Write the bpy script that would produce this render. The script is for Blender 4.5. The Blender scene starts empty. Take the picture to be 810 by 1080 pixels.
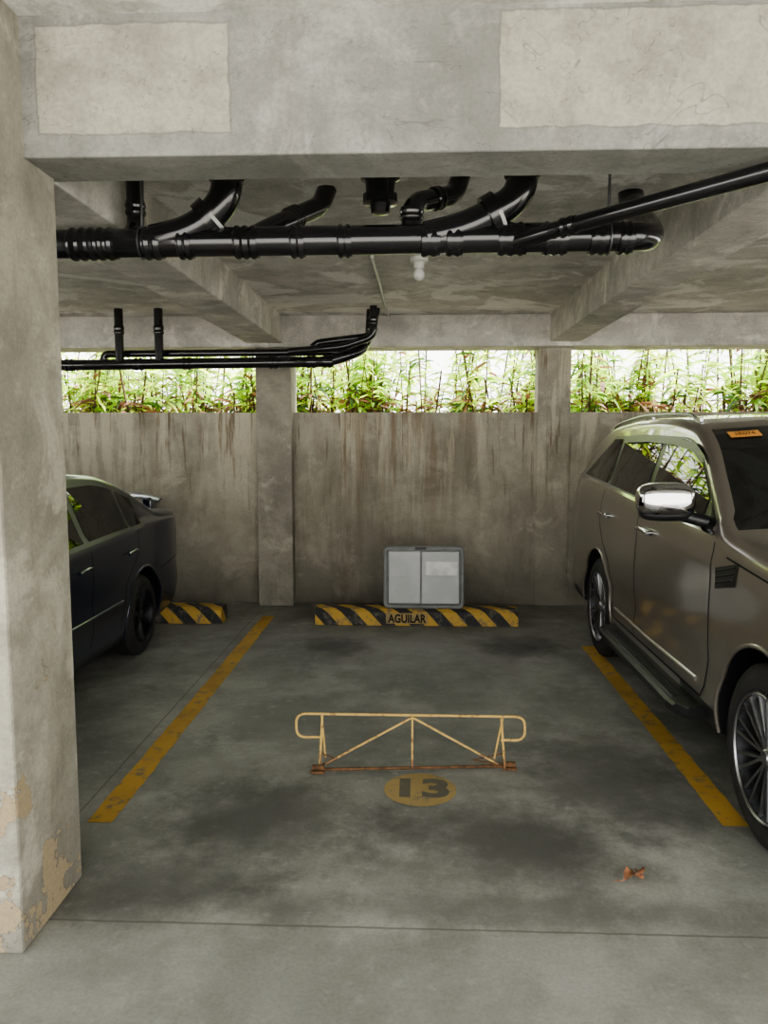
import bpy, bmesh, math, random
from mathutils import Vector, Matrix
random.seed(7)
S = bpy.context.scene
COL = S.collection

# ------------------------------------------------------------------ materials
class NT:
    def __init__(self, name):
        self.m = bpy.data.materials.new(name); self.m.use_nodes = True
        self.t = self.m.node_tree; self.n = self.t.nodes; self.l = self.t.links
        self.b = self.n['Principled BSDF']
        self.tc = self.n.new('ShaderNodeTexCoord')
        self.obj = self.tc.outputs['Object']
    def set(self, sock, v):
        if hasattr(v, 'links') or isinstance(v, bpy.types.NodeSocket): self.l.new(v, sock)
        else: sock.default_value = v
    def mapping(self, scale, loc=(0,0,0), src=None):
        k = self.n.new('ShaderNodeMapping'); k.inputs['Scale'].default_value = scale
        k.inputs['Location'].default_value = loc
        self.l.new(src or self.obj, k.inputs['Vector']); return k.outputs[0]
    def noise(self, scale, detail=6, rough=.6, vec=None, dist=0):
        k = self.n.new('ShaderNodeTexNoise'); k.inputs['Scale'].default_value = scale
        k.inputs['Detail'].default_value = detail; k.inputs['Roughness'].default_value = rough
        k.inputs['Distortion'].default_value = dist
        self.l.new(vec or self.obj, k.inputs['Vector']); return k.outputs['Fac']
    def ramp(self, fac, a, b, ca=0.0, cb=1.0):
        k = self.n.new('ShaderNodeMapRange'); k.interpolation_type = 'SMOOTHSTEP'
        self.set(k.inputs[0], fac)
        k.inputs[1].default_value = a; k.inputs[2].default_value = b
        k.inputs[3].default_value = ca; k.inputs[4].default_value = cb
        return k.outputs[0]
    def mix(self, fac, a, b, mode='MIX'):
        k = self.n.new('ShaderNodeMix'); k.data_type = 'RGBA'; k.blend_type = mode
        self.set(k.inputs[0], fac)
        for i, v in ((6, a), (7, b)):
            if isinstance(v, tuple) and len(v) == 3: v = v + (1,)
            self.set(k.inputs[i], v)
        return k.outputs[2]
    def math(self, op, a, b=0.0, c=None):
        k = self.n.new('ShaderNodeMath'); k.operation = op
        self.set(k.inputs[0], a); self.set(k.inputs[1], b)
        if c is not None: self.set(k.inputs[2], c)
        return k.outputs[0]
    def sep(self):
        k = self.n.new('ShaderNodeSeparateXYZ'); self.l.new(self.obj, k.inputs[0]); return k.outputs
    def bump(self, h, strength=.3, dist=.02):
        k = self.n.new('ShaderNodeBump'); k.inputs['Strength'].default_value = strength
        k.inputs['Distance'].default_value = dist; self.l.new(h, k.inputs['Height'])
        self.l.new(k.outputs[0], self.b.inputs['Normal'])
    def blob(self, cx, cy, rx, ry, nz, amp=.9):
        v = self.n.new('ShaderNodeVectorMath'); v.operation = 'SUBTRACT'; self.l.new(self.obj, v.inputs[0]); v.inputs[1].default_value = (cx, cy, 0)
        w = self.n.new('ShaderNodeVectorMath'); w.operation = 'MULTIPLY'; self.l.new(v.outputs[0], w.inputs[0]); w.inputs[1].default_value = (1/rx, 1/ry, 0)
        e = self.n.new('ShaderNodeVectorMath'); e.operation = 'LENGTH'; self.l.new(w.outputs[0], e.inputs[0])
        d = self.math('ADD', e.outputs['Value'], self.math('MULTIPLY', self.math('SUBTRACT', nz, .5), amp*2))
        return self.ramp(d, .25, 1.45, 1, 0)

def plain(name, col, rough=.6, metal=0.0, coat=0.0, var=.12, nscale=8, spec=None):
    t = NT(name)
    n = t.noise(nscale, 5)
    c2 = tuple(max(0, c*(1-var*2)) for c in col)
    t.l.new(t.mix(t.ramp(n, .35, .65), col, c2), t.b.inputs['Base Color'])
    t.b.inputs['Roughness'].default_value = rough
    t.b.inputs['Metallic'].default_value = metal
    t.b.inputs['Coat Weight'].default_value = coat
    t.b.inputs['Coat Roughness'].default_value = .04
    if spec is not None: t.b.inputs['Specular IOR Level'].default_value = spec
    return t.m

def concrete(name, c1, c2, stain=(.10,.075,.05), streak=.5, stain_lo=.52, patches=None, patchcol=(.42,.39,.31), blotch=.0, blotchcol=(.84,.83,.79), peel=None, crack=0.0, drip=None, mott=.6):
    t = NT(name)
    big = t.noise(1.3, 9, .62, dist=.6)
    col = t.mix(t.ramp(big, .38, .62), c1, c2)
    mid = t.noise(5.5, 8, .7)
    col = t.mix(t.ramp(mid, .40, .68, 0, mott), col, tuple(x*.5 for x in c1))
    lt = t.noise(2.6, 9, .72, vec=t.mapping((1,1,1),(11,7,3)), dist=.5)
    col = t.mix(t.ramp(lt, .52, .64, 0, mott), col, tuple(min(.85, x*1.4) for x in c1))
    if blotch > 0:
        bl = t.noise(.9, 6, .6, vec=t.mapping((1,1,1),(5,3,1)), dist=1.0)
        col = t.mix(t.ramp(bl, .51, .56, 0, blotch), col, blotchcol)
        bl = t.noise(1.4, 6, .65, vec=t.mapping((1,1,1),(1,8,1)), dist=.8)
        col = t.mix(t.ramp(bl, .56, .68, 0, blotch*.7), col, tuple(x*.42 for x in c1))
    if streak > 0:
        st = t.noise(1.0, 8, .65, vec=t.mapping((3.2,3.2,.5)))
        st2 = t.noise(1.0, 5, .65, vec=t.mapping((9,9,1.2),(3,0,0)))
        f = t.math('MULTIPLY', t.ramp(st, stain_lo, stain_lo+.16), t.ramp(st2, .35, .62, .25, 1))
        col = t.mix(t.math('MULTIPLY', f, streak), col, stain)
    if drip:
        o = t.sep()
        st = t.noise(1.0, 6, .6, vec=t.mapping((6,6,.55),(7,0,0)))
        top = t.ramp(o[2], .7, 1.95, 0, 1)
        col = t.mix(t.math('MULTIPLY', t.ramp(st, .50, .57, 0, .6), top), col, drip)
        d2 = t.noise(1.0, 7, .7, vec=t.mapping((15,15,1.0),(1,0,4)))
        col = t.mix(t.math('MULTIPLY', t.ramp(d2, .55, .64, 0, .8), t.ramp(o[2], .5, 1.95, .08, 1)), col, stain)
        # strongest run-off in the middle bay
        cen = t.ramp(t.math('ABSOLUTE', t.math('ADD', o[0], .15)), .2, 1.0, 1, 0)
        d3 = t.noise(1.0, 6, .65, vec=t.mapping((8,8,.6),(9,0,2)))
        col = t.mix(t.math('MULTIPLY', t.math('MULTIPLY', t.ramp(d3, .46, .58, 0, .6), cen), t.ramp(o[2], .2, 1.8, .1, 1)), col, (.17,.11,.055))
        low = t.math('ADD', o[2], t.math('MULTIPLY', t.math('SUBTRACT', mid, .5), .8))
        col = t.mix(t.ramp(low, 0.0, .60, .55, 0), col, (.07,.060,.045))
    if patches:
        o = t.sep()
        e = t.math('MULTIPLY', t.math('SUBTRACT', t.noise(7, 5), .5), .04)
        for (x0,x1,z0,z1) in patches:
            hx = t.math('SUBTRACT', (x1-x0)/2, t.math('ABSOLUTE', t.math('SUBTRACT', o[0], (x0+x1)/2)))
            hz = t.math('SUBTRACT', (z1-z0)/2, t.math('ABSOLUTE', t.math('SUBTRACT', o[2], (z0+z1)/2)))
            d = t.math('ADD', t.math('MINIMUM', hx, hz), e)
            edge = t.ramp(t.math('ABSOLUTE', d), .0, .006, .5, 0)
            pc = t.mix(t.ramp(t.noise(5, 8, .7), .38, .72), patchcol, tuple(x*.58 for x in patchcol))
            col = t.mix(t.ramp(d, 0, .006, 0, .75), col, pc)
            col = t.mix(edge, col, (.16,.15,.13))
    if peel:
        o = t.sep()
        n = t.math('ADD', t.noise(4, 6, .62), t.math('MULTIPLY', o[2], -.16))
        f = t.ramp(n, .530, .537)
        col = t.mix(f, col, peel)
        rim = t.ramp(t.math('ABSOLUTE', t.math('SUBTRACT', n, .532)), 0, .006, .7, 0)
        col = t.mix(rim, col, (.07,.06,.05))
    if crack > 0:
        v = t.noise(1.6, 4, .7, vec=t.mapping((1,1,1),(2,9,4)), dist=1.5)
        col = t.mix(t.ramp(t.math('ABSOLUTE', t.math('SUBTRACT', v, .5)), 0, .004, crack, 0), col, (.09,.085,.08))
    fine = t.noise(60, 4, .7)
    col = t.mix(t.ramp(fine, .35, .7, 0, .22), col, (.08,.075,.07))
    t.l.new(col, t.b.inputs['Base Color'])
    t.b.inputs['Roughness'].default_value = .85
    h = t.math('ADD', t.math('MULTIPLY', mid, .6), t.math('MULTIPLY', fine, .3))
    t.bump(h, .45, .02)
    return t.m

# ------------------------------------------------------------------ geometry helpers
def finish(name, bm, mat=None, smooth=False):
    me = bpy.data.meshes.new(name); bm.to_mesh(me); bm.free()
    o = bpy.data.objects.new(name, me); COL.objects.link(o)
    if mat is not None:
        for m in (mat if isinstance(mat, (list, tuple)) else [mat]): me.materials.append(m)
    if smooth:
        for p in me.polygons: p.use_smooth = True
    return o

def box(name, x0, x1, y0, y1, z0, z1, mat, bev=0.0, seg=2):
    bm = bmesh.new()
    bmesh.ops.create_cube(bm, size=1)
    for v in bm.verts:
        v.co = Vector(((x0+x1)/2+v.co.x*(x1-x0), (y0+y1)/2+v.co.y*(y1-y0), (z0+z1)/2+v.co.z*(z1-z0)))
    if bev > 0:
        bmesh.ops.bevel(bm, geom=bm.edges[:], offset=bev, segments=seg, affect='EDGES', profile=.5)
    return finish(name, bm, mat, smooth=False)

def sharp(o, ang=35):
    for p in o.data.polygons: p.use_smooth = True
    try: o.data.set_sharp_from_angle(angle=math.radians(ang))
    except Exception: pass
    return o

def fillet(pts, r, n=8):
    pts = [Vector(p) for p in pts]; out = [pts[0]]
    for i in range(1, len(pts)-1):
        a, b, c = pts[i-1], pts[i], pts[i+1]
        d1 = (a-b); d2 = (c-b); rr = min(r, d1.length*.49, d2.length*.49)
        p = b + d1.normalized()*rr; q = b + d2.normalized()*rr
        for k in range(n+1):
            t = k/n; out.append(p*(1-t)**2 + b*2*t*(1-t) + q*t*t)
    out.append(pts[-1]); return out

def tube(name, pts, rad, mat, fr=0.0, seg=20, closed=False):
    P = fillet(pts, fr) if fr > 0 else [Vector(p) for p in pts]
    bm = bmesh.new(); rings = []
    tan0 = (P[1]-P[0]).normalized()
    up = Vector((0,0,1)) if abs(tan0.z) < .9 else Vector((0,1,0))
    nrm = tan0.cross(up).normalized()
    for i, p in enumerate(P):
        if i == 0: t = tan0
        elif i == len(P)-1: t = (P[i]-P[i-1]).normalized()
        else: t = ((P[i+1]-P[i]).normalized()+(P[i]-P[i-1]).normalized()).normalized()
        nrm = (nrm - t*nrm.dot(t)).normalized(); bn = t.cross(nrm)
        r = rad[i] if isinstance(rad, list) else rad
        rings.append([bm.verts.new(p + (nrm*math.cos(a)+bn*math.sin(a))*r) for a in [2*math.pi*k/seg for k in range(seg)]])
    for i in range(len(rings)-1):
        for k in range(seg):
            bm.faces.new((rings[i][k], rings[i][(k+1)%seg], rings[i+1][(k+1)%seg], rings[i+1][k]))
    bm.faces.new(rings[0][::-1]); bm.faces.new(rings[-1])
    bmesh.ops.recalc_face_normals(bm, faces=bm.faces[:])
    return sharp(finish(name, bm, mat), 50)

def cyl(name, p0, p1, r, mat, seg=24): return tube(name, [p0, p1], r, mat, seg=seg)

def lathe(name, prof, axis, centre, mat, seg=48, cap=True):
    """prof: list of (t along axis, r). axis 'X','Y','Z'"""
    bm = bmesh.new(); rings = []
    for (t, r) in prof:
        ring = []
        for k in range(seg):
            a = 2*math.pi*k/seg; c, s_ = r*math.cos(a), r*math.sin(a)
            v = {'X': (t, c, s_), 'Y': (c, t, s_), 'Z': (c, s_, t)}[axis]
            ring.append(bm.verts.new(Vector(v)+Vector(centre)))
        rings.append(ring)
    for i in range(len(rings)-1):
        for k in range(seg):
            bm.faces.new((rings[i][k], rings[i][(k+1)%seg], rings[i+1][(k+1)%seg], rings[i+1][k]))
    if cap and prof[0][1] > 1e-5: bm.faces.new(rings[0][::-1])
    if cap and prof[-1][1] > 1e-5: bm.faces.new(rings[-1])
    bmesh.ops.remove_doubles(bm, verts=bm.verts[:], dist=1e-6)
    bmesh.ops.recalc_face_normals(bm, faces=bm.faces[:])
    return sharp(finish(name, bm, mat), 40)

def group(name, objs, loc=(0,0,0)):
    e = bpy.data.objects.new(name, None); e.empty_display_size = .1
    e.location = loc; COL.objects.link(e)
    inv = Matrix.Translation(Vector(loc)).inverted()
    for o in objs:
        o.parent = e; o.matrix_parent_inverse = inv
    return e

def poly(name, pts, mat):
    bm = bmesh.new(); bm.faces.new([bm.verts.new(p) for p in pts]); return finish(name, bm, mat)

def text_mesh(name, body, size, mat, M, extrude=.001, offset=0.0, sx=1.0, spacing=1.0):
    cu = bpy.data.curves.new(name, 'FONT'); cu.body = body; cu.size = size; cu.extrude = extrude
    cu.offset = offset; cu.align_x = 'CENTER'; cu.align_y = 'CENTER'; cu.space_character = spacing
    o = bpy.data.objects.new(name+'_c', cu); COL.objects.link(o)
    dg = bpy.context.evaluated_depsgraph_get()
    me = bpy.data.meshes.new_from_object(o.evaluated_get(dg))
    bpy.data.objects.remove(o)
    for v in me.vertices: v.co = M @ Vector((v.co.x*sx, v.co.y, v.co.z))
    me.materials.clear(); me.materials.append(mat)
    r = bpy.data.objects.new(name, me); COL.objects.link(r); return r

# ------------------------------------------------------------------ palette
M_wall = concrete('concrete_wall', (.39,.36,.285), (.26,.24,.19), stain=(.12,.085,.045), streak=.45, stain_lo=.50, drip=(.54,.49,.37), mott=.4)
M_beam = concrete('concrete_beam', (.29,.285,.26), (.19,.187,.17), streak=.15, crack=.5, mott=.5,
                  patches=[(-1.235,-.60,2.68,3.02), (.26,1.65,2.68,3.035)], patchcol=(.43,.41,.33))
M_beam2 = concrete('concrete_beam_rough', (.60,.58,.52), (.42,.40,.36), streak=.25)
M_pillar = concrete('concrete_pillar', (.36,.34,.275), (.235,.22,.178), streak=.35, peel=(.34,.27,.165), mott=.6)
M_ceil = concrete('concrete_ceiling', (.64,.62,.57), (.50,.48,.44), streak=0, blotch=.75)
M_col = concrete('concrete_column', (.35,.325,.265), (.23,.21,.17), streak=.4)

def floor_mat():
    t = NT('concrete_floor')
    big = t.noise(.9, 9, .62, dist=.5)
    col = t.mix(t.ramp(big, .38, .62), (.34,.34,.30), (.225,.228,.20))
    mid = t.noise(3.2, 10, .72)
    col = t.mix(t.ramp(mid, .42, .64, 0, .55), col, (.14,.14,.122))
    w = t.noise(14, 6, .65)
    col = t.mix(t.ramp(w, .55, .70, 0, .35), col, (.45,.45,.41))
    w2 = t.noise(1.9, 9, .7, vec=t.mapping((1,1,1),(4,9,2)))
    col = t.mix(t.ramp(w2, .53, .66, 0, .5), col, (.42,.42,.38))
    o = t.sep()
    col = t.mix(t.ramp(o[1], 2.42, 2.56, .3, 0), col, (.28,.28,.25))
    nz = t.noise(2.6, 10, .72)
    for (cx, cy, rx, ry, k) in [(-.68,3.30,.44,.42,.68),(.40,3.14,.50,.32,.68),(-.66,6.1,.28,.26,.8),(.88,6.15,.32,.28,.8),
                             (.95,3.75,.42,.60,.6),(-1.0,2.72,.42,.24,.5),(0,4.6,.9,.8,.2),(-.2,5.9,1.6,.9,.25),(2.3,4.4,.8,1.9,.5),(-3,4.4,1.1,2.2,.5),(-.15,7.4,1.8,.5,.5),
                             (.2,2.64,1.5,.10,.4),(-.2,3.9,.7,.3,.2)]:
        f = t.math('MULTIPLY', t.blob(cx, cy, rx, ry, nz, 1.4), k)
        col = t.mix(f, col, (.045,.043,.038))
    for ax, pos, wd in ((1, 2.52, .005), (0, -1.52, .004)):
        d = t.math('ABSOLUTE', t.math('SUBTRACT', t.math('ADD', o[ax], t.math('MULTIPLY', t.noise(9,3), .012)), pos+.006))
        col = t.mix(t.ramp(d, wd*.4, wd*1.6, .6, 0), col, (.07,.065,.055))
    fine = t.noise(70, 4, .7)
    col = t.mix(t.ramp(fine, .35, .7, 0, .22), col, (.07,.07,.06))
    t.l.new(col, t.b.inputs['Base Color'])
    t.l.new(t.ramp(mid, .3, .7, .78, .55), t.b.inputs['Roughness'])
    t.bump(t.math('ADD', mid, t.math('MULTIPLY', fine, .4)), .2, .01)
    return t.m
M_floor = floor_mat()
M_pave = concrete('sunlit_pavement', (.60,.58,.53), (.5,.48,.44), streak=0)  # pale colour chosen to bounce sunlight up to the ceiling

def worn(name, c, c2, lo=.55):
    t = NT(name); n = t.noise(11, 8, .7)
    col = t.mix(t.ramp(n, lo, lo+.10), c, c2)
    col = t.mix(t.ramp(t.noise(2.5,5), .4, .7, 0, .45), col, tuple(x*.5 for x in c))
    t.l.new(col, t.b.inputs['Base Color']); t.b.inputs['Roughness'].default_value = .75
    return t.m
M_yline = worn('worn_yellow_paint', (.50,.30,.055), (.25,.19,.10), .53)
M_disc = worn('worn_tan_paint', (.36,.26,.105), (.20,.17,.11), .52)
M_digit = worn('dark_paint', (.12,.11,.08), (.19,.16,.11), .56)

def stripe_mat():
    t = NT('hazard_stripe_paint'); o = t.sep()
    u = t.math('ADD', o[0], t.math('MULTIPLY', t.math('ADD', o[1], o[2]), .9))
    f = t.math('FRACT', t.math('MULTIPLY', u, 1/.26))
    n = t.noise(12, 7, .7)
    k = t.ramp(f, .49, .51)
    col = t.mix(k, (.47,.30,.06), (.03,.03,.03))
    col = t.mix(t.ramp(n, .50, .64, 0, .85), col, (.14,.125,.095))
    t.l.new(col, t.b.inputs['Base Color']); t.b.inputs['Roughness'].default_value = .75
    t.bump(n, .3, .01); return t.m
M_stripe = stripe_mat()
M_black = plain('black_plastic', (.012,.012,.013), .35)
M_pipe = plain('black_pipe', (.012,.012,.013), .20, coat=.5, var=.2, nscale=5)
M_pipe_w = plain('pale_sealant', (.45,.45,.43), .6)  # pale tone of the flange rings on the branches
M_metal = plain('galvanised_metal', (.2,.2,.2), .45, 1)
M_rusty = plain('rusty_steel', (.17,.085,.035), .85, var=.3, nscale=30)
def barrier_mat():
    t = NT('chipped_yellow_enamel'); n = t.noise(28, 6, .7); o = t.sep()
    k = t.math('ADD', n, t.ramp(o[2], .0, .15, .20, 0))
    t.l.new(t.mix(t.ramp(k, .53, .64), (.54,.37,.12), (.22,.12,.055)), t.b.inputs['Base Color'])
    t.b.inputs['Roughness'].default_value = .6; return t.m
M_barrier = barrier_mat()
M_rubber = plain('tyre_rubber', (.022,.021,.019), .75, var=.2)
M_alloy = plain('alloy_silver', (.42,.42,.43), .3, 1, var=.03)
M_dark_alloy = plain('dark_alloy', (.025,.025,.028), .45, .6)
M_chrome = plain('chrome', (.58,.58,.59), .08, 1, var=.02)
M_suv = plain('bronze_metallic_paint', (.235,.208,.18), .30, .65, coat=1, var=.02)
M_sedan = plain('dark_blue_paint', (.004,.008,.022), .3, 0, coat=.6, var=.02)
M_glass = plain('tinted_glass', (.006,.007,.007), .02, 0, var=.02, spec=.6)
M_seam = plain('panel_gap', (.006,.006,.006), .8)
M_red = plain('red_lamp_lens', (.22,.01,.01), .15, coat=1)
M_lamp = plain('clear_lamp_lens', (.5,.5,.52), .08, .3, coat=1)
M_sticker = plain('orange_sticker', (.75,.34,.08), .5)
M_white = plain('white_plastic', (.75,.74,.7), .4)
M_boxg = plain('grey_plastic', (.50,.51,.50), .35, var=.08, nscale=3)
M_boxd = plain('dark_grey_plastic', (.19,.195,.19), .45)

# ------------------------------------------------------------------ room shell
FX0, FX1 = -9.0, 9.0
box('floor', -12, 12, -1.2, 7.95, -.2, 0, M_floor)
box('ground_pavement', -16, 16, -14, -1.2, -.2, 0, M_pave)  # unseen ground behind the camera, added to bounce sunlight inside
for nm, x0, x1 in (('left', -9.0, -8.8), ('right', 8.8, 9.0)):
    box('wall_'+nm, x0, x1, 2.35, 7.9, 0, 1.9, M_wall)  # unseen side walls, added to keep side light out of the bays
box('wall_back', FX0+.2, FX1-.2, 7.75, 7.95, 0, 1.945, M_wall, .006)
box('beam_back', FX0+.2, FX1-.2, 7.55, 7.95, 2.57, 2.875, M_beam2, .008)
box('ceiling', FX0, FX1, 2.81, 8.0, 2.87, 3.25, M_ceil)
box('ceiling_driveway', FX0, FX1, -2.0, 2.58, 3.05, 3.25, M_ceil)  # unseen rear reach extended to reduce light on the front
box('beam_front', FX0, FX1, 2.57, 2.815, 2.61, 3.25, M_beam, .008)
for i, (x0, x1) in enumerate([(-1.65,-1.30),(1.29,1.58),(-4.4,-4.1),(4.2,4.5)]):
    box('beam_cross_%d' % (i+1), x0, x1, 2.81, 7.56, 2.61, 2.875, M_beam2, .008)
box('pillar_front', -1.75, -1.285, 2.33, 2.79, 0, 3.06, M_pillar, .012)
for i, x in enumerate((-4.9, 4.55)):
    box('pillar_side_%d' % (i+1), x, x+.45, 2.33, 2.79, 0, 3.06, M_pillar, .012)
box('column_back_left', -1.575, -1.225, 7.60, 7.96, 0, 2.58, M_col, .008)
box('column_back_right', 1.21, 1.53, 7.735, 7.96, 0, 2.62, M_wall, .004)
box('column_back_far_left', -4.4, -4.1, 7.62, 7.96, 0, 2.6, M_col, .008)
box('column_back_far_right', 4.2, 4.5, 7.62, 7.96, 0, 2.6, M_col, .008)
M_soil = plain('sandy_soil', (.42,.38,.28), .95)
box('garden_ground', -16, 16, 7.96, 26, -.25, -.02, M_soil)

# ------------------------------------------------------------------ floor paint
def paint_line(name, xc, y0, y1, w=.115):
    bm = bmesh.new(); n = 60; rows = []
    for i in range(n+1):
        y = y0+(y1-y0)*i/n
        e = .004
        rows.append((bm.verts.new((xc-w/2+random.uniform(-e,e), y, .003)), bm.verts.new((xc+w/2+random.uniform(-e,e), y, .003))))
    for i in range(n): bm.faces.new((rows[i][0], rows[i][1], rows[i+1][1], rows[i+1][0]))
    return finish(name, bm, M_yline)
paint_line('parking_line', -1.39, 3.2, 7.15)
paint_line('parking_line.001', 1.415, 3.28, 6.2)
disc = bmesh.new()
bmesh.ops.create_circle(disc, cap_ends=True, segments=64, radius=.175)
for v in disc.verts: v.co += Vector((.03, 3.58, .003))
d1 = finish('disc', disc, M_disc)
d2 = text_mesh('digits', '13', .26, M_digit, Matrix.Translation((.03, 3.58, .005)), extrude=.0005, offset=.010, sx=1.15, spacing=1.0)
group('parking_number', [d1, d2], (.03, 3.58, 0))

# ------------------------------------------------------------------ wheel stops
def wheel_stop(name, x0, x1, y=6.83, label=None):
    prof = [(0,0),(0,.125),(.03,.15),(.19,.15),(.22,.125),(.22,0)]
    bm = bmesh.new(); n = 14; rings = []
    for i in range(n+1):
        x = x0+(x1-x0)*i/n
        rings.append([bm.verts.new((x, y+p[0], p[1]+(random.uniform(-.003,.0) if p[1] > 0 else 0))) for p in prof])
    for i in range(n):
        for k in range(len(prof)):
            bm.faces.new((rings[i][k], rings[i][(k+1)%6], rings[i+1][(k+1)%6], rings[i+1][k]))
    bm.faces.new(rings[0]); bm.faces.new(rings[-1][::-1])
    bmesh.ops.recalc_face_normals(bm, faces=bm.faces[:])
    o = finish('block', bm, M_stripe); parts = [o]
    if label:
        M = Matrix.Translation((-.07, y-.005, .062)) @ Matrix.Rotation(math.radians(90), 4, 'X')
        parts.append(box('label_plate', -.26, .12, y-.004, y+.001, .02, .115, M_disc))
        parts.append(text_mesh('label_text', label, .105, M_seam, M, offset=.003, sx=.78))
    group(name, parts, ((x0+x1)/2, y+.1, 0))
wheel_stop('wheel_stop', -.905, .93, label='AGUILAR')
wheel_stop('wheel_stop.001', -3.6, -1.765)
wheel_stop('wheel_stop.002', 2.0, 3.8)

# ------------------------------------------------------------------ storage box on the stop
def storage_box():
    x0, x1, z0, z1, y0, y1 = -.285, .445, .151, .72, 6.86, 7.02
    parts = []
    bm = bmesh.new()
    def rr(x0, x1, z0, z1, r, y):
        out = []
        for cx, cz, a0 in ((x1-r, z1-r, 0), (x0+r, z1-r, 90), (x0+r, z0+r, 180), (x1-r, z0+r, 270)):
            for k in range(7):
                a = math.radians(a0+15*k); out.append(bm.verts.new((cx+r*math.cos(a), y, cz+r*math.sin(a))))
        return out
    loops = [rr(x0+.03,x1-.03,z0+.03,z1-.03,.05,y1), rr(x0+.005,x1-.005,z0+.005,z1-.005,.05,y0+.04), rr(x0,x1,z0,z1,.05,y0+.035),
             rr(x0,x1,z0,z1,.05,y0+.008), rr(x0+.008,x1-.008,z0+.008,z1-.008,.045,y0), rr(x0+.030,x1-.030,z0+.030,z1-.030,.03,y0), rr(x0+.036,x1-.036,z0+.036,z1-.036,.03,y0+.022)]
    n = len(loops[0])
    for a, b in zip(loops[:-1], loops[1:]):
        for k in range(n): bm.faces.new((a[k], a[(k+1)%n], b[(k+1)%n], b[k]))
    bm.faces.new(loops[0]); bm.faces.new(loops[-1][::-1])
    bmesh.ops.recalc_face_normals(bm, faces=bm.faces[:])
    parts.append(sharp(finish('shell', bm, M_boxd), 40))
    xi0, xi1, zi0, zi1, xm = x0+.048, x1-.046, z0+.046, z1-.046, .055
    parts.append(box('panel_1', xi0, xm-.005, y0+.006, y0+.024, zi0, zi1, M_boxg, .008))
    parts.append(box('panel_2', xm+.005, xi1, y0+.006, y0+.024, zi0, zi1, M_boxg, .008))
    parts.append(box('rib_1', xi0+.01, xm-.015, y0+.000, y0+.008, .430, .440, M_boxg, .002))
    parts.append(box('rib_2', xm+.015, xi1-.01, y0+.000, y0+.008, .430, .440, M_boxg, .002))
    parts.append(box('label', .10, .38, y0+.002, y0+.008, .46, .58, M_white, .001))
    parts.append(box('latch', .0, .1, y0-.008, y0+.012, z1-.028, z1-.006, M_black, .003))
    group('plastic_storage_box', parts, (.08, 6.94, .151))
storage_box()

# ------------------------------------------------------------------ parking barrier
def barrier():
    p = []; y = 3.8; zt = .29; zl = .165
    xl, xr = -.605, .56
    p.append(tube('top_rail', [(-.47,y+.005,zl),(xl,y,zl),(xl,y,zt),(xr,y,zt),(xr,y,zl),(.44,y+.005,zl)], .0070, M_barrier, fr=.05, seg=12))
    p.append(tube('bottom_rail', [(-.50,3.76,.012),(.50,3.84,.012)], .008, M_rusty, seg=12))
    p.append(tube('upright_left', [(-.485,y-.01,.012),(-.47,y,zt)], .0070, M_barrier, seg=12))
    p.append(tube('upright_right', [(.465,y+.02,.012),(.44,y,zt)], .0070, M_barrier, seg=12))
    p.append(tube('upright_right_brace', [(.41,y+.02,.06),(.45,y+.004,zt)], .0055, M_barrier, seg=10))
    p.append(tube('upright_left_brace', [(-.455,y-.005,.06),(-.475,y-.002,zt)], .0055, M_barrier, seg=10))
    p.append(tube('upright_middle', [(-.01,y,.012),(-.01,y,zt)], .0060, M_barrier, seg=12))
    p.append(tube('diagonal_left', [(-.455,y-.012,.03),(-.01,y-.004,zt-.01)], .0060, M_barrier, seg=12))
    p.append(tube('diagonal_right', [(.43,y+.02,.03),(-.01,y-.004,zt-.01)], .0060, M_barrier, seg=12))
    p.append(tube('lower_strut_left', [(-.475,y-.01,.085),(-.40,y-.01,.055),(-.47,y,.022)], .005, M_rusty, seg=8))
    p.append(tube('lower_strut_right', [(.455,y+.02,.085),(.30,y+.02,.05),(.45,y+.03,.022)], .005, M_rusty, seg=8))
    for i, (x, yy) in enumerate(((-.49,3.76),(.49,3.84))):
        p.append(box('foot_plate_%d' % (i+1), x-.035, x+.035, yy-.03, yy+.03, 0, .012, M_rusty, .002))
        p.append(cyl('hinge_%d' % (i+1), (x-.03,yy,.022), (x+.03,yy,.022), .014, M_rusty, 14))
    group('folding_parking_barrier', p, (-.01, y, 0))
barrier()

# ------------------------------------------------------------------ dry leaf
def dry_leaf(name, x, y, rot, s):
    bm = bmesh.new(); n = 10; rows = []
    for i in range(n+1):
        t = i/n; w = math.sin(math.pi*t**.8)*.38*s*(1+.25*math.sin(i*2.3)); r = []
        for j in (-1,-.5,0,.5,1):
            z = .006 + abs(j)*w*.65 + .012*math.sin(t*5+j) + .012
            r.append(bm.verts.new((x+math.cos(rot)*(t-.5)*s-math.sin(rot)*j*w*.8, y+math.sin(rot)*(t-.5)*s+math.cos(rot)*j*w*.8, max(.004,z))))
        rows.append(r)
    for i in range(n):
        for j in range(4): bm.faces.new((rows[i][j],rows[i][j+1],rows[i+1][j+1],rows[i+1][j]))
    bmesh.ops.remove_doubles(bm, verts=bm.verts[:], dist=1e-4)
    return sharp(finish(name, bm, M_leafd), 80)
M_leafd = plain('dry_leaf_brown', (.38,.17,.08), .7, var=.3, nscale=40)
a = dry_leaf('blade_1', .845, 2.84, .3, .09); b = dry_leaf('blade_2', .875, 2.87, 1.4, .06)
st = tube('stalk', [(.80,2.825,.012),(.77,2.83,.008)], .002, M_leafd, seg=6)
group('dry_leaf', [a, b, st], (.85, 2.85, 0))

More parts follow.
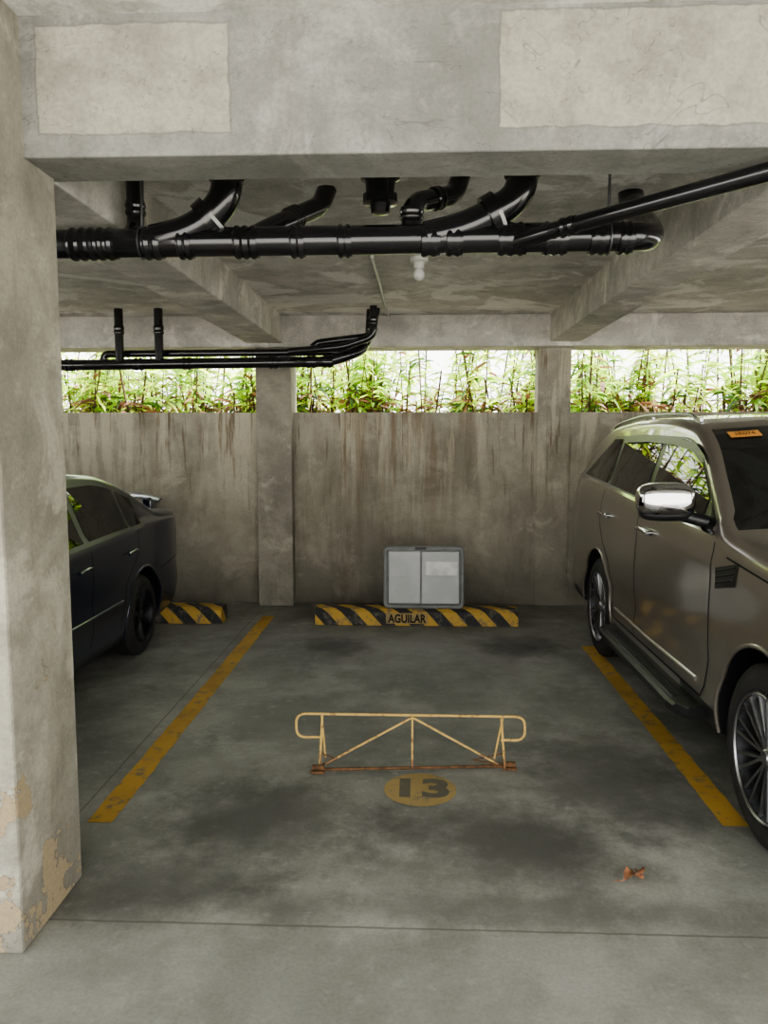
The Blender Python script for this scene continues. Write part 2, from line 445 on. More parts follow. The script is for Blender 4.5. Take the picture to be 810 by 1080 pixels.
# ------------------------------------------------------------------ drain pipes
def collar(nm, c, ax, r, L, ridges=3):
    ax = Vector(ax).normalized(); c = Vector(c); pts = []; rad = []
    n = ridges*4
    for i in range(n+1):
        pts.append(c + ax*(i/n-.5)*L); rad.append(r*(1.16 if (i % 4) in (1,2) else 1.06))
    return tube(nm, pts, rad, M_pipe, seg=24)

def main_pipes():
    p = []; y = 3.34; z = 2.525; R = .060
    p.append(tube('main_run', [(-3.9,y,z-.01),(.90,y,z+.008),(1.01,y+.10,z+.03),(1.03,y+.50,2.80),(1.03,y+.54,2.87)], R, M_pipe, fr=.10, seg=28))
    k = 0
    for x, L, rd in ((-1.38,.20,5),(-1.12,.08,2),(-.98,.06,2),(-.72,.10,3),(-.50,.06,2),(-.30,.06,2),(.06,.08,2),(.16,.07,2),(.40,.12,3),(.58,.10,3),(.76,.08,2),(.87,.06,2)):
        k += 1; p.append(collar('coupling_%d' % k, (x,y,z+.002*x), (1,0,0), R, L, rd))
    def branch(tag, xtop, xjoin, yy, r):
        P = [(xtop,yy,2.87),(xtop,yy,2.70),(xjoin+.12,yy,2.575),(xjoin-.06,y,z+.01)]
        p.append(tube('branch_'+tag, P, r, M_pipe, fr=.13, seg=26))
        p.append(collar('branch_collar_a_'+tag, (xtop,yy,2.80), (0,0,1), r, .06, 2))
        d = Vector(P[2])-Vector(P[1])
        e = d.normalized(); q = Vector(P[1])+d*.48
        # pale flange ring shows only on the outer lower rim: offset slightly
        off = Vector((.004, -.001, -.004))
        p.append(tube('branch_seal_'+tag, [q-e*.003+off, q+e*.012+off], r*1.24, M_pipe_w, seg=26))
        p.append(tube('branch_flange_'+tag, [q-e*.010, q+e*.045], r*1.27, M_pipe, seg=26))
        p.append(collar('branch_collar_c_'+tag, (xtop,yy,2.84), (0,0,1), r*1.1, .05, 2))
    branch('a', -.80, -1.06, y, .066)
    branch('b', .44, .10, y, .066)
    p.append(tube('oblique_a', [(-.42,3.75,2.87),(-.45,3.72,2.78),(-.66,3.45,2.60),(-.72,y,z)], .046, M_pipe, fr=.08))
    p.append(collar('oblique_a_collar', (-.56,3.59,2.69), (-.21,-.27,-.18), .047, .07, 3))
    p.append(tube('oblique_b', [(.20,3.60,2.87),(.17,3.58,2.78),(-.02,3.42,2.70),(-.02,y,2.53)], .044, M_pipe, fr=.07))
    p.append(collar('oblique_b_collar', (-.02,3.37,2.64), (0,0,1), .045, .05, 2))
    p.append(collar('oblique_b_collar_2', (.09,3.51,2.745), (.19,.16,.08), .045, .05, 2))
    p.append(lathe('cleanout', [(2.87,.085),(2.80,.085),(2.79,.065),(2.74,.06),(2.735,.075),(2.70,.075),(2.695,.045),(2.66,.04),(2.655,.0)], 'Z', (-.155,3.42,0), M_pipe, 28))
    p.append(tube('stack_left', [(-1.235,3.45,2.87),(-1.235,3.45,2.62),(-1.235,y,2.54)], .038, M_pipe, fr=.05))
    p.append(collar('stack_left_collar', (-1.235,3.45,2.70), (0,0,1), .039, .06, 2))
    for i, x in enumerate((-1.17, .80, -2.6)):
        p.append(cyl('hanger_rod_%d' % (i+1), (x,y,2.87), (x,y,z+R), .006, M_metal, 8))
        p.append(tube('hanger_strap_%d' % (i+1), [(x+.0,y+math.cos(a)*(R+.006),z+math.sin(a)*(R+.006)) for a in [k*math.pi/12 for k in range(25)]], .004, M_metal, seg=6))
    p.append(tube('diagonal_run', [(.36,3.34,2.50),(.56,3.19,2.525),(1.16,2.62,2.558),(2.6,1.25,2.60)], .031, M_pipe, fr=.05))
    p.append(collar('diagonal_joint_1', (.60,3.15,2.527), (.6,-.57,.03), .032, .07, 2))
    p.append(collar('diagonal_joint_2', (1.9,1.915,2.58), (.6,-.57,.03), .032, .07, 2))
    p.append(cyl('diagonal_hanger_rod', (1.9,1.915,3.05), (1.9,1.915,2.6), .005, M_metal, 8))
    group('drain_pipe', p, (0, y, z))
main_pipes()

def far_pipes():
    p = []; y = 7.1
    p.append(tube('run_low', [(-5,y,2.345),(-.80,y,2.385),(-.62,y,2.44),(-.50,y+.1,2.50),(-.46,y+.15,2.6)], .05, M_pipe, fr=.1))
    p.append(tube('run_high', [(-2.93,y+.12,2.36),(-2.93,y+.12,2.475),(-.56,y+.12,2.485),(-.44,y+.12,2.56),(-.42,y+.12,2.87)], .034, M_pipe, fr=.08))
    p.append(tube('riser', [(-1.15,y-.07,2.47),(-.66,y-.07,2.51),(-.38,y-.07,2.60),(-.38,y-.07,2.87)], .034, M_pipe, fr=.08))
    p.append(tube('upper_bend', [(-.95,y+.05,2.52),(-.90,y+.05,2.56),(-.40,y+.05,2.62),(-.36,y+.05,2.87)], .034, M_pipe, fr=.08))
    for i, x in enumerate((-2.73, -2.36)):
        p.append(cyl('drop_%d' % (i+1), (x,y,2.87), (x,y,2.36), .040, M_pipe, 18))
        p.append(collar('drop_collar_%d' % (i+1), (x,y,2.68), (0,0,1), .042, .08, 2))
    for i, x in enumerate((-3.2,-2.55,-2.1,-1.3,-.95,-.8)):
        p.append(collar('coupling_%d' % (i+1), (x,y,2.345+(x+5)*.0095), (1,0,0), .05, .09, 2))
    for i, x in enumerate((-.38,-.42)):
        p.append(collar('elbow_collar_%d' % (i+1), (x,y-.07+.19*i,2.74-.06*i), (0,0,1), .036, .07, 2))
    group('drain_pipe.001', p, (-1.5, y, 2.35))
far_pipes()

l = [lathe('socket', [(2.87,.06),(2.845,.06),(2.84,.035),(2.80,.033)], 'Z', (.02,5.18,0), M_white, 24),
     lathe('bulb', [(2.80,.02),(2.785,.03),(2.76,.036),(2.735,.03),(2.722,.015),(2.72,0)], 'Z', (.02,5.18,0), plain('bulb_glass', (.8,.8,.78), .2), 24)]
group('ceiling_light_bulb', l, (.02,5.18,2.87))
cyl('electrical_conduit', (-.285,5.1,2.862), (-.27,7.55,2.862), .012, M_boxg, 10)
bo = [cyl('stud', (-1.50,2.335,.40), (-1.50,2.29,.40), .012, M_rusty, 12), cyl('nut', (-1.50,2.332,.40), (-1.50,2.315,.40), .022, M_rusty, 6)]
group('rusty_bolt', bo, (-1.50,2.33,.40))

# ------------------------------------------------------------------ cars
def pchip(pts):
    xs = [p[0] for p in pts]; ys = [p[1] for p in pts]; n = len(xs)
    d = [(ys[i+1]-ys[i])/(xs[i+1]-xs[i]) for i in range(n-1)]
    m = [d[0]]+[0 if d[i-1]*d[i] <= 0 else 2*d[i-1]*d[i]/(d[i-1]+d[i]) for i in range(1,n-1)]+[d[-1]]
    def f(x):
        if x <= xs[0]: return ys[0]
        if x >= xs[-1]: return ys[-1]
        i = 0
        while xs[i+1] < x: i += 1
        h = xs[i+1]-xs[i]; t = (x-xs[i])/h
        return ys[i]*(2*t**3-3*t*t+1)+m[i]*h*(t**3-2*t*t+t)+ys[i+1]*(-2*t**3+3*t*t)+m[i+1]*h*(t**3-t*t)
    return f

def wheel(tag, x, y, R, w, sgn, rimR, n, double):
    o = []
    def px(t): return -sgn*t
    prof = [(px(.045), rimR),(px(.012), rimR+.012),(px(0.0), rimR+.035),(px(.004), R-.05),(px(.025), R-.015),(px(.04), R-.002)]
    g = (w-.08)/5
    for i in range(4):
        t = .04+g*(i+1)
        prof += [(px(t-.008), R),(px(t-.005), R-.01),(px(t+.005), R-.01),(px(t+.008), R)]
    prof += [(px(w-.04), R-.002),(px(w-.02), R-.02),(px(w), R-.06),(px(w), rimR+.02),(px(w-.03), rimR)]
    o.append(lathe('tyre_'+tag, prof, 'X', (x,y,R), M_rubber, 64, cap=False))
    o.append(lathe('rim_'+tag, [(px(.008), rimR+.012),(px(.004), rimR+.004),(px(.012), rimR-.010),(px(.05), rimR-.022),(px(w-.03), rimR-.03),(px(w-.03), 0.0)], 'X', (x,y,R), M_dark_alloy, 64, cap=False))
    o.append(lathe('rim_lip_'+tag, [(px(.006), rimR+.006),(px(.002), rimR+.001),(px(.006), rimR-.005),(px(.02), rimR-.010)], 'X', (x,y,R), M_alloy, 64, cap=False))
    o.append(lathe('brake_disc_'+tag, [(px(.13), .0),(px(.13), .15),(px(.15), .15)], 'X', (x,y,R), M_dark_alloy, 32, cap=False))
    o.append(lathe('hub_'+tag, [(px(.018), .0),(px(.018), .030),(px(.03), .040),(px(.035), .060),(px(.08), .065)], 'X', (x,y,R), M_alloy, 32, cap=False))
    bm = bmesh.new()
    def spoke(a0, a1, r0, r1, w0, w1):
        p0 = Vector((0, math.cos(a0)*r0, math.sin(a0)*r0)); p1 = Vector((0, math.cos(a1)*r1, math.sin(a1)*r1))
        d = (p1-p0).normalized(); q = Vector((1,0,0)).cross(d)
        vs = []
        for p, ww, t0 in ((p0, w0, .030),(p1, w1, .012)):
            for sx, dep, k in ((-1,0,.6),(1,0,.6),(1,.03,1.0),(-1,.03,1.0)):
                vs.append(bm.verts.new(Vector((x,y,R))+p+q*sx*ww*k+Vector((px(t0+dep),0,0))))
        for f in ((0,1,2,3),(4,5,6,7),(0,1,5,4),(1,2,6,5),(2,3,7,6),(3,0,4,7)): bm.faces.new([vs[i] for i in f])
    for k in range(n):
        a = 2*math.pi*k/n+.2
        if double:
            da = math.pi/n*.42
            spoke(a-.05, a-da, .05, rimR-.004, .011, .012); spoke(a+.05, a+da, .05, rimR-.004, .011, .012)
        else: spoke(a, a, .05, rimR-.004, .028, .022)
    bmesh.ops.recalc_face_normals(bm, faces=bm.faces[:])
    o.append(finish('spokes_'+tag, bm, M_alloy))
    return o

class Car:
    def __init__(s, L, W, xc, y0, top, bot, belt, tumble, r, paint, ws, rw, ax, R, rock):
        s.L, s.W, s.xc, s.y0 = L, W, xc, y0
        s.top, s.bot, s.belt = pchip(top), pchip(bot), pchip(belt)
        s.tumble, s.r, s.paint, s.ws, s.rw, s.ax, s.R, s.rock = tumble, r, paint, ws, rw, ax, R, rock
        s.parts = []
    def hw(s, u, z):
        L = s.L; f = 1.0
        if u < .75: f -= .20*((.75-u)/.75)**2.6
        if u > L-.45: f -= .09*((u-L+.45)/.45)**2.6
        h = s.W/2; b = s.belt(u)
        def low(z):
            k = 1.0
            if z < .5: k -= .045*((.5-z)/.25)**2
            k -= .035*(max(0, z-.72)/.5)**2
            k -= .012*math.exp(-((z-.62)/.07)**2)
            k += .007*math.exp(-((z-(b-.13))/.045)**2)
            return k
        if z <= b: w = h*low(z)
        else:
            t = min(1, (z-b)/.05)
            w = h*low(b) - .022*t*t*(3-2*t) - s.tumble*(z-b)
            if u > L-.9: w -= .12*((u-L+.9)/.9)**2*min(1,(z-b)/.3)
        return w*f
    def pt(s, u, x, z): return Vector((s.xc+x, s.y0+u, z))
    def rad(s, u): return min(s.r, (s.top(u)-s.bot(u))*.22)
    def section(s, u):
        zt, zb = s.top(u), s.bot(u); r = s.rad(u)
        zs = zt-r; b = min(s.belt(u), zs-.03)
        P = [(0, zb), (.5*s.hw(u, zb), zb), (s.hw(u, zb)-.05, zb)]
        rows = 18
        for i in range(rows+1):
            z = zb+.02+(b-zb-.02)*i/rows; P.append((s.hw(u, z), z))
        for i in range(1, 8):
            z = b+(zs-b)*i/7; P.append((s.hw(u, z), z))
        w = s.hw(u, zs)
        for i in range(1, 6):
            a = math.pi/2*i/5; P.append((w-r+r*math.cos(a), zs+r*math.sin(a)))
        xe = w-r; cr = .03
        for i in range(1, 7):
            x = xe*(1-i/6); P.append((x, zt+cr*(1-(x/xe)**2)))
        return P
    def topz(s, u, x):
        r = s.rad(u); xe = s.hw(u, s.top(u)-r)-r
        return s.top(u)+.03*(1-(x/xe)**2)
    def body(s):
        us = sorted(set([round(s.L*i/90, 4) for i in range(91)]+[.02,.05,.08,s.L-.02,s.L-.05,s.L-.08]+list(s.ws)+list(s.rw)))
        bm = bmesh.new(); rings = []
        for u in us:
            H = s.section(u); n = len(H)
            full = [(x, z) for x, z in H] + [(-x, z) for x, z in H[-2:0:-1]]
            rings.append([bm.verts.new(s.pt(u, x, z)) for x, z in full])
        m = len(rings[0]); ntop = 6
        for i in range(len(rings)-1):
            um = (us[i]+us[i+1])/2
            for k in range(m):
                f = bm.faces.new((rings[i][k], rings[i][(k+1)%m], rings[i+1][(k+1)%m], rings[i+1][k]))
                kk = k if k < n-1 else (m-1-k)
                if kk >= n-1-ntop and (s.ws[0] < um < s.ws[1] or s.rw[0] < um < s.rw[1]): f.material_index = 2
                zc = f.calc_center_median().z
                if zc < s.rock: f.material_index = 1
        bm.faces.new(rings[0]); bm.faces.new(rings[-1][::-1])
        bmesh.ops.recalc_face_normals(bm, faces=bm.faces[:])
        o = finish('body', bm, [s.paint, M_black, M_glass])
        bmc = bmesh.new()
        for a in s.ax:
            for sg in (-1, 1):
                R = s.R+.055; x0, x1 = sg*(s.W/2-.32), sg*(s.W/2+.2); ring = []
                for x in (x0, x1): ring.append([bmc.verts.new(s.pt(a+R*math.cos(t), x, s.R+.01+R*math.sin(t))) for t in [2*math.pi*k/56 for k in range(56)]])
                for k in range(56): bmc.faces.new((ring[0][k], ring[0][(k+1)%56], ring[1][(k+1)%56], ring[1][k])).material_index = 1
                for rg in ring: bmc.faces.new(rg).material_index = 1
        bmesh.ops.recalc_face_normals(bmc, faces=bmc.faces[:])
        c = finish('cutter', bmc, [s.paint, M_black, M_glass])
        md = o.modifiers.new('b', 'BOOLEAN'); md.operation = 'DIFFERENCE'; md.object = c; md.solver = 'EXACT'
        dg = bpy.context.evaluated_depsgraph_get(); dg.update()
        me = bpy.data.meshes.new_from_object(o.evaluated_get(dg))
        o.modifiers.clear(); o.data = me
        bpy.data.objects.remove(c)
        sharp(o, 38)
        s.parts.append(o)
        for i, a in enumerate(s.ax):
            for sg in (-1, 1):
                P = []
                R = s.R+.06
                for k in range(37):
                    t = math.radians(-22+224*k/36); u = a+R*math.cos(t); z = s.R+.01+R*math.sin(t)
                    if z < s.bot(u)+.02: continue
                    P.append(s.pt(u, sg*(s.hw(u, z)-.002), z))
                s.parts.append(tube('arch_lip_%d%s' % (i, 'l' if sg < 0 else 'r'), P, .011, s.paint, seg=8))
    def patch(s, nm, u0, u1, zlo, zhi, off, mat, nu=24, nz=6):
        for sg in (-1, 1):
            bm = bmesh.new(); g = []
            for i in range(nu+1):
                u = u0+(u1-u0)*i/nu; a, b = zlo(u), max(zhi(u), zlo(u)+.001)
                g.append([bm.verts.new(s.pt(u, sg*(s.hw(u, a+(b-a)*j/nz)+off), a+(b-a)*j/nz)) for j in range(nz+1)])
            for i in range(nu):
                for j in range(nz):
                    q = (g[i][j], g[i][j+1], g[i+1][j+1], g[i+1][j])
                    bm.faces.new(q if sg > 0 else q[::-1])
            ob = finish(nm+('_l' if sg < 0 else '_r'), bm, mat, True)
            s.parts.append(ob)
    def strip(s, nm, P, w, off, mat):
        Q = []
        for (a, b) in zip(P[:-1], P[1:]):
            n = max(2, int(math.hypot(b[0]-a[0], b[1]-a[1])/.04))
            for k in range(n): Q.append((a[0]+(b[0]-a[0])*k/n, a[1]+(b[1]-a[1])*k/n))
        Q.append(P[-1])
        for sg in (-1, 1):
            bm = bmesh.new(); rows = []
            for i, (u, z) in enumerate(Q):
                a = Q[max(0, i-1)]; b = Q[min(len(Q)-1, i+1)]
                du, dz = b[0]-a[0], b[1]-a[1]; l = math.hypot(du, dz) or 1
                nu, nz = -dz/l*w/2, du/l*w/2
                rows.append([bm.verts.new(s.pt(u+k*nu, sg*(s.hw(u+k*nu, z+k*nz)+off), z+k*nz)) for k in (-1, 1)])
            for i in range(len(rows)-1): bm.faces.new((rows[i][0], rows[i][1], rows[i+1][1], rows[i+1][0]))
            s.parts.append(finish(nm+('_l' if sg < 0 else '_r'), bm, mat, True))
    def side_tube(s, nm, P, r, off, mat):
        for sg in (-1, 1):
            s.parts.append(tube(nm+('_l' if sg < 0 else '_r'), [s.pt(u, sg*(s.hw(u, z)+off), z) for u, z in P], r, mat, seg=10))
    def blob(s, nm, u, x, z, du, dx, dz, mat, e=2.6):
        bm = bmesh.new(); bmesh.ops.create_icosphere(bm, subdivisions=4, radius=1)
        for v in bm.verts:
            c = v.co; k = (abs(c.x)**e+abs(c.y)**e+abs(c.z)**e)**(-1/e); c = c*k
            v.co = s.pt(u+c.y*du, x+c.x*dx, z+c.z*dz)
        s.parts.append(finish(nm, bm, mat, True))

def build_suv():
    c = Car(4.9, 1.88, 2.345, 2.25,
        top=[(0,.84),(.03,.99),(.12,1.09),(.5,1.175),(1.0,1.215),(1.30,1.24),(1.42,1.285),(1.7,1.465),(2.05,1.685),(2.3,1.775),(2.8,1.82),(3.4,1.825),(4.0,1.79),(4.35,1.735),(4.58,1.66),(4.72,1.42),(4.82,1.20),(4.88,1.08),(4.9,.85)],
        bot=[(0,.48),(.1,.36),(.5,.30),(4.3,.33),(4.75,.42),(4.9,.52)],
        belt=[(0,1.0),(1.3,1.215),(2.0,1.245),(3.0,1.285),(4.0,1.335),(4.9,1.37)],
        tumble=.31, r=.075, paint=M_suv, ws=(1.38,2.18), rw=(4.59,4.80), ax=(.86,3.71), R=.386, rock=.40)
    c.body(); P = c.parts; belt = c.belt
    lo = lambda u: belt(u)+.022
    def hi(u):
        z = min(c.top(u)-.095, 1.705-.02*abs(u-3.2))
        if u > 3.95: z = min(z, 1.672-(u-3.95)*.48)
        return z
    c.patch('window_surround', 1.56, 4.54, lambda u: lo(u)-.004, lambda u: hi(u)+.012, .002, M_black, 60, 8)
    c.patch('front_door_glass', 1.74, 2.66, lambda u: lo(u)+.008, hi, .006, M_glass, 30, 8)
    c.patch('quarter_light_front', 1.58, 1.70, lambda u: lo(u)+.008, hi, .006, M_black, 6, 3)
    c.patch('rear_door_glass', 2.76, 3.62, lambda u: lo(u)+.008, hi, .006, M_glass, 30, 8)
    c.patch('quarter_glass', 3.70, 4.48, lambda u: lo(u)+.008, lambda u: hi(u)-.01, .006, M_glass, 24, 8)
    c.strip('belt_chrome', [(1.5+.1*i, belt(1.5+.1*i)+.012) for i in range(31)], .018, .009, M_chrome)
    c.strip('rain_visor', [(1.95,1.575),(2.15,1.645),(2.5,1.675),(3.0,1.69),(3.6,1.68)], .045, .022, M_black)
    c.strip('seam_front_door', [(1.46,1.20),(1.45,1.0),(1.42,.75),(1.44,.5),(1.50,.43)], .011, .0015, M_seam)
    c.strip('seam_mid', [(2.71,1.27),(2.70,.9),(2.66,.6),(2.66,.43)], .011, .0015, M_seam)
    c.strip('seam_rear_door', [(3.68,1.30),(3.70,1.05),(3.56,.92),(3.36,.80),(3.22,.62),(3.18,.43)], .011, .0015, M_seam)
    c.strip('seam_rocker', [(1.50,.43),(3.18,.43)], .012, .0015, M_seam)
    c.strip('seam_tailgate', [(4.70,1.25),(4.72,.8)], .010, .0015, M_seam)
    c.strip('seam_bonnet', [(.25,1.02),(.7,1.10),(1.3,1.15)], .009, .0015, M_seam)
    c.side_tube('door_moulding', [(1.55,.50),(2.4,.49),(3.12,.50)], .014, .0, M_suv)  # ridge standing in for the highlight line along the door bottoms
    for tag, u in (('front', 2.50), ('rear', 3.52)):
        c.side_tube('handle_'+tag, [(u-.11,1.125),(u-.07,1.13),(u+.07,1.135),(u+.11,1.13)], .014, .030, M_chrome)
        c.side_tube('handle_cup_'+tag, [(u-.10,1.125),(u,1.12),(u+.08,1.125)], .022, -.010, M_black)
        for k in (-.105, .105):
            for sg in (-1, 1):
                P.append(cyl('handle_post_%s_%d%d' % (tag, k > 0, sg), c.pt(u+k, sg*(c.hw(u, 1.13)-.01), 1.128), c.pt(u+k, sg*(c.hw(u, 1.13)+.03), 1.128), .011, M_chrome, 10))
    c.patch('fender_vent', 1.16, 1.38, lambda u: .99+(1.38-u)*.22, lambda u: 1.09+(1.38-u)*.24, .006, M_black, 8, 4)
    for i in range(3):
        c.side_tube('vent_bar_%d' % i, [(1.18,1.065+.028*i),(1.37,1.018+.028*i)], .0045, .006, M_dark_alloy)
    for sg in (-1, 1):
        x = sg*(c.W/2+.03)
        bm = bmesh.new(); rings = []
        prof = [(-.11,.0),(.085,.0),(.10,.012),(.10,.045),(.085,.058),(-.11,.058)]
        for u, k in ((1.46,.35),(1.52,.9),(1.6,1),(3.0,1),(3.08,.9),(3.14,.35)):
            rings.append([bm.verts.new(c.pt(u, x+sg*(p[0] if p[0] < 0 else p[0]*k), .325+p[1])) for p in prof])
        for a, b in zip(rings[:-1], rings[1:]):
            for k in range(6): bm.faces.new((a[k], a[(k+1)%6], b[(k+1)%6], b[k]))
        bm.faces.new(rings[0]); bm.faces.new(rings[-1])
        bmesh.ops.recalc_face_normals(bm, faces=bm.faces[:])
        P.append(finish('running_board_%s' % ('l' if sg < 0 else 'r'), bm, M_black))
        for j in range(4):
            xx = x+sg*(.0+.022*j)
            P.append(tube('board_rib_%d%s' % (j, 'l' if sg < 0 else 'r'), [c.pt(1.62, xx, .385), c.pt(2.98, xx, .385)], .004, M_metal if j == 3 else M_dark_alloy, seg=8))
    for sg in (-1, 1):
        t = 'l' if sg < 0 else 'r'
        c.blob('mirror_cap_'+t, 1.70, sg*1.075, 1.385, .085, .145, .085, M_chrome, 3.2)
        c.blob('mirror_base_'+t, 1.715, sg*1.065, 1.318, .075, .135, .045, M_black, 3)
        c.blob('mirror_glass_'+t, 1.765, sg*1.075, 1.38, .03, .125, .068, M_glass, 4)
        P.append(tube('mirror_arm_'+t, [c.pt(1.66, sg*.86, 1.27), c.pt(1.70, sg*1.02, 1.31)], .032, M_black))
    for sg in (-1, 1):
        rl = []
        for i in range(25):
            u = 2.35+2.05*i/24; e = min(i, 24-i)
            z = c.top(u)+ (.026 if e > 1 else -.008+.013*e); rl.append(c.pt(u, sg*(c.hw(u, c.top(u)-.08)-.075), z))
        P.append(tube('roof_rail_'+('l' if sg < 0 else 'r'), rl, .013, M_alloy, seg=10))
        for k, u in enumerate((2.42, 3.35, 4.33)):
            xx = sg*(c.hw(u, c.top(u)-.08)-.075)
            P.append(box('rail_foot_%d%s' % (k, 'l' if sg < 0 else 'r'), c.xc+xx-.011, c.xc+xx+.011, c.y0+u-.05, c.y0+u+.05, c.top(u)-.02, c.top(u)+.026, M_alloy, .005))
    for sg in (-1, 1):
        t = 'l' if sg < 0 else 'r'
        c.blob('headlamp_'+t, .14, sg*.66, .92, .13, .17, .075, M_lamp, 3)
        c.blob('fog_lamp_'+t, .05, sg*.58, .58, .05, .09, .05, M_lamp, 2.5)
        c.blob('tail_lamp_'+t, 4.75, sg*.745, 1.08, .12, .12, .09, M_red, 3.2)
    c.blob('grille', .01, 0, .88, .05, .42, .15, M_black, 5)
    for i in range(3): P.append(tube('grille_bar_%d' % i, [c.pt(-.045, -.40, .80+.08*i), c.pt(-.045, .40, .80+.08*i)], .014, M_chrome))
    c.blob('bumper', .06, 0, .52, .09, .78, .13, M_suv, 4)
    P.append(box('licence_plate', c.xc-.2, c.xc+.2, c.y0-.045, c.y0-.03, .50, .61, M_white, .003))
    c.blob('rear_bumper', 4.83, 0, .58, .10, .84, .15, M_suv, 4)
    c.blob('rear_spoiler', 4.56, 0, 1.69, .12, .54, .022, M_suv, 3)
    def wsp(u, x): return c.pt(u, x, c.topz(u, x)) + Vector((0,-.004,.006))
    P.append(poly('windscreen_sticker', [wsp(2.05,-.62), wsp(2.05,-.45), wsp(2.12,-.45), wsp(2.12,-.62)], M_sticker))
    A, B, D = wsp(2.055,-.535), wsp(2.115,-.535), wsp(2.055,-.465)
    yv = (B-A).normalized(); xv = (D-A).normalized(); nv = xv.cross(yv)
    M = Matrix.Translation((A+B)/2+nv*.002) @ Matrix((xv, yv, nv)).transposed().to_4x4()
    P.append(text_mesh('sticker_text', '1R074', .052, M_seam, M, extrude=.0003, sx=.85))
    P.append(tube('wiper', [wsp(1.42,-.1), wsp(1.46,-.62)], .009, M_black, seg=8))
    for i, a in enumerate(c.ax):
        for sg in (-1, 1):
            P += wheel('%d%s' % (i, 'l' if sg < 0 else 'r'), c.xc+sg*(c.W/2-.012), c.y0+a, .386, .26, sg, .262, 10, True)
    P.append(box('chassis', c.xc-.5, c.xc+.5, c.y0+.4, c.y0+4.4, .22, .34, M_black))
    group('suv_car', P, (c.xc, c.y0+2.45, 0))
build_suv()

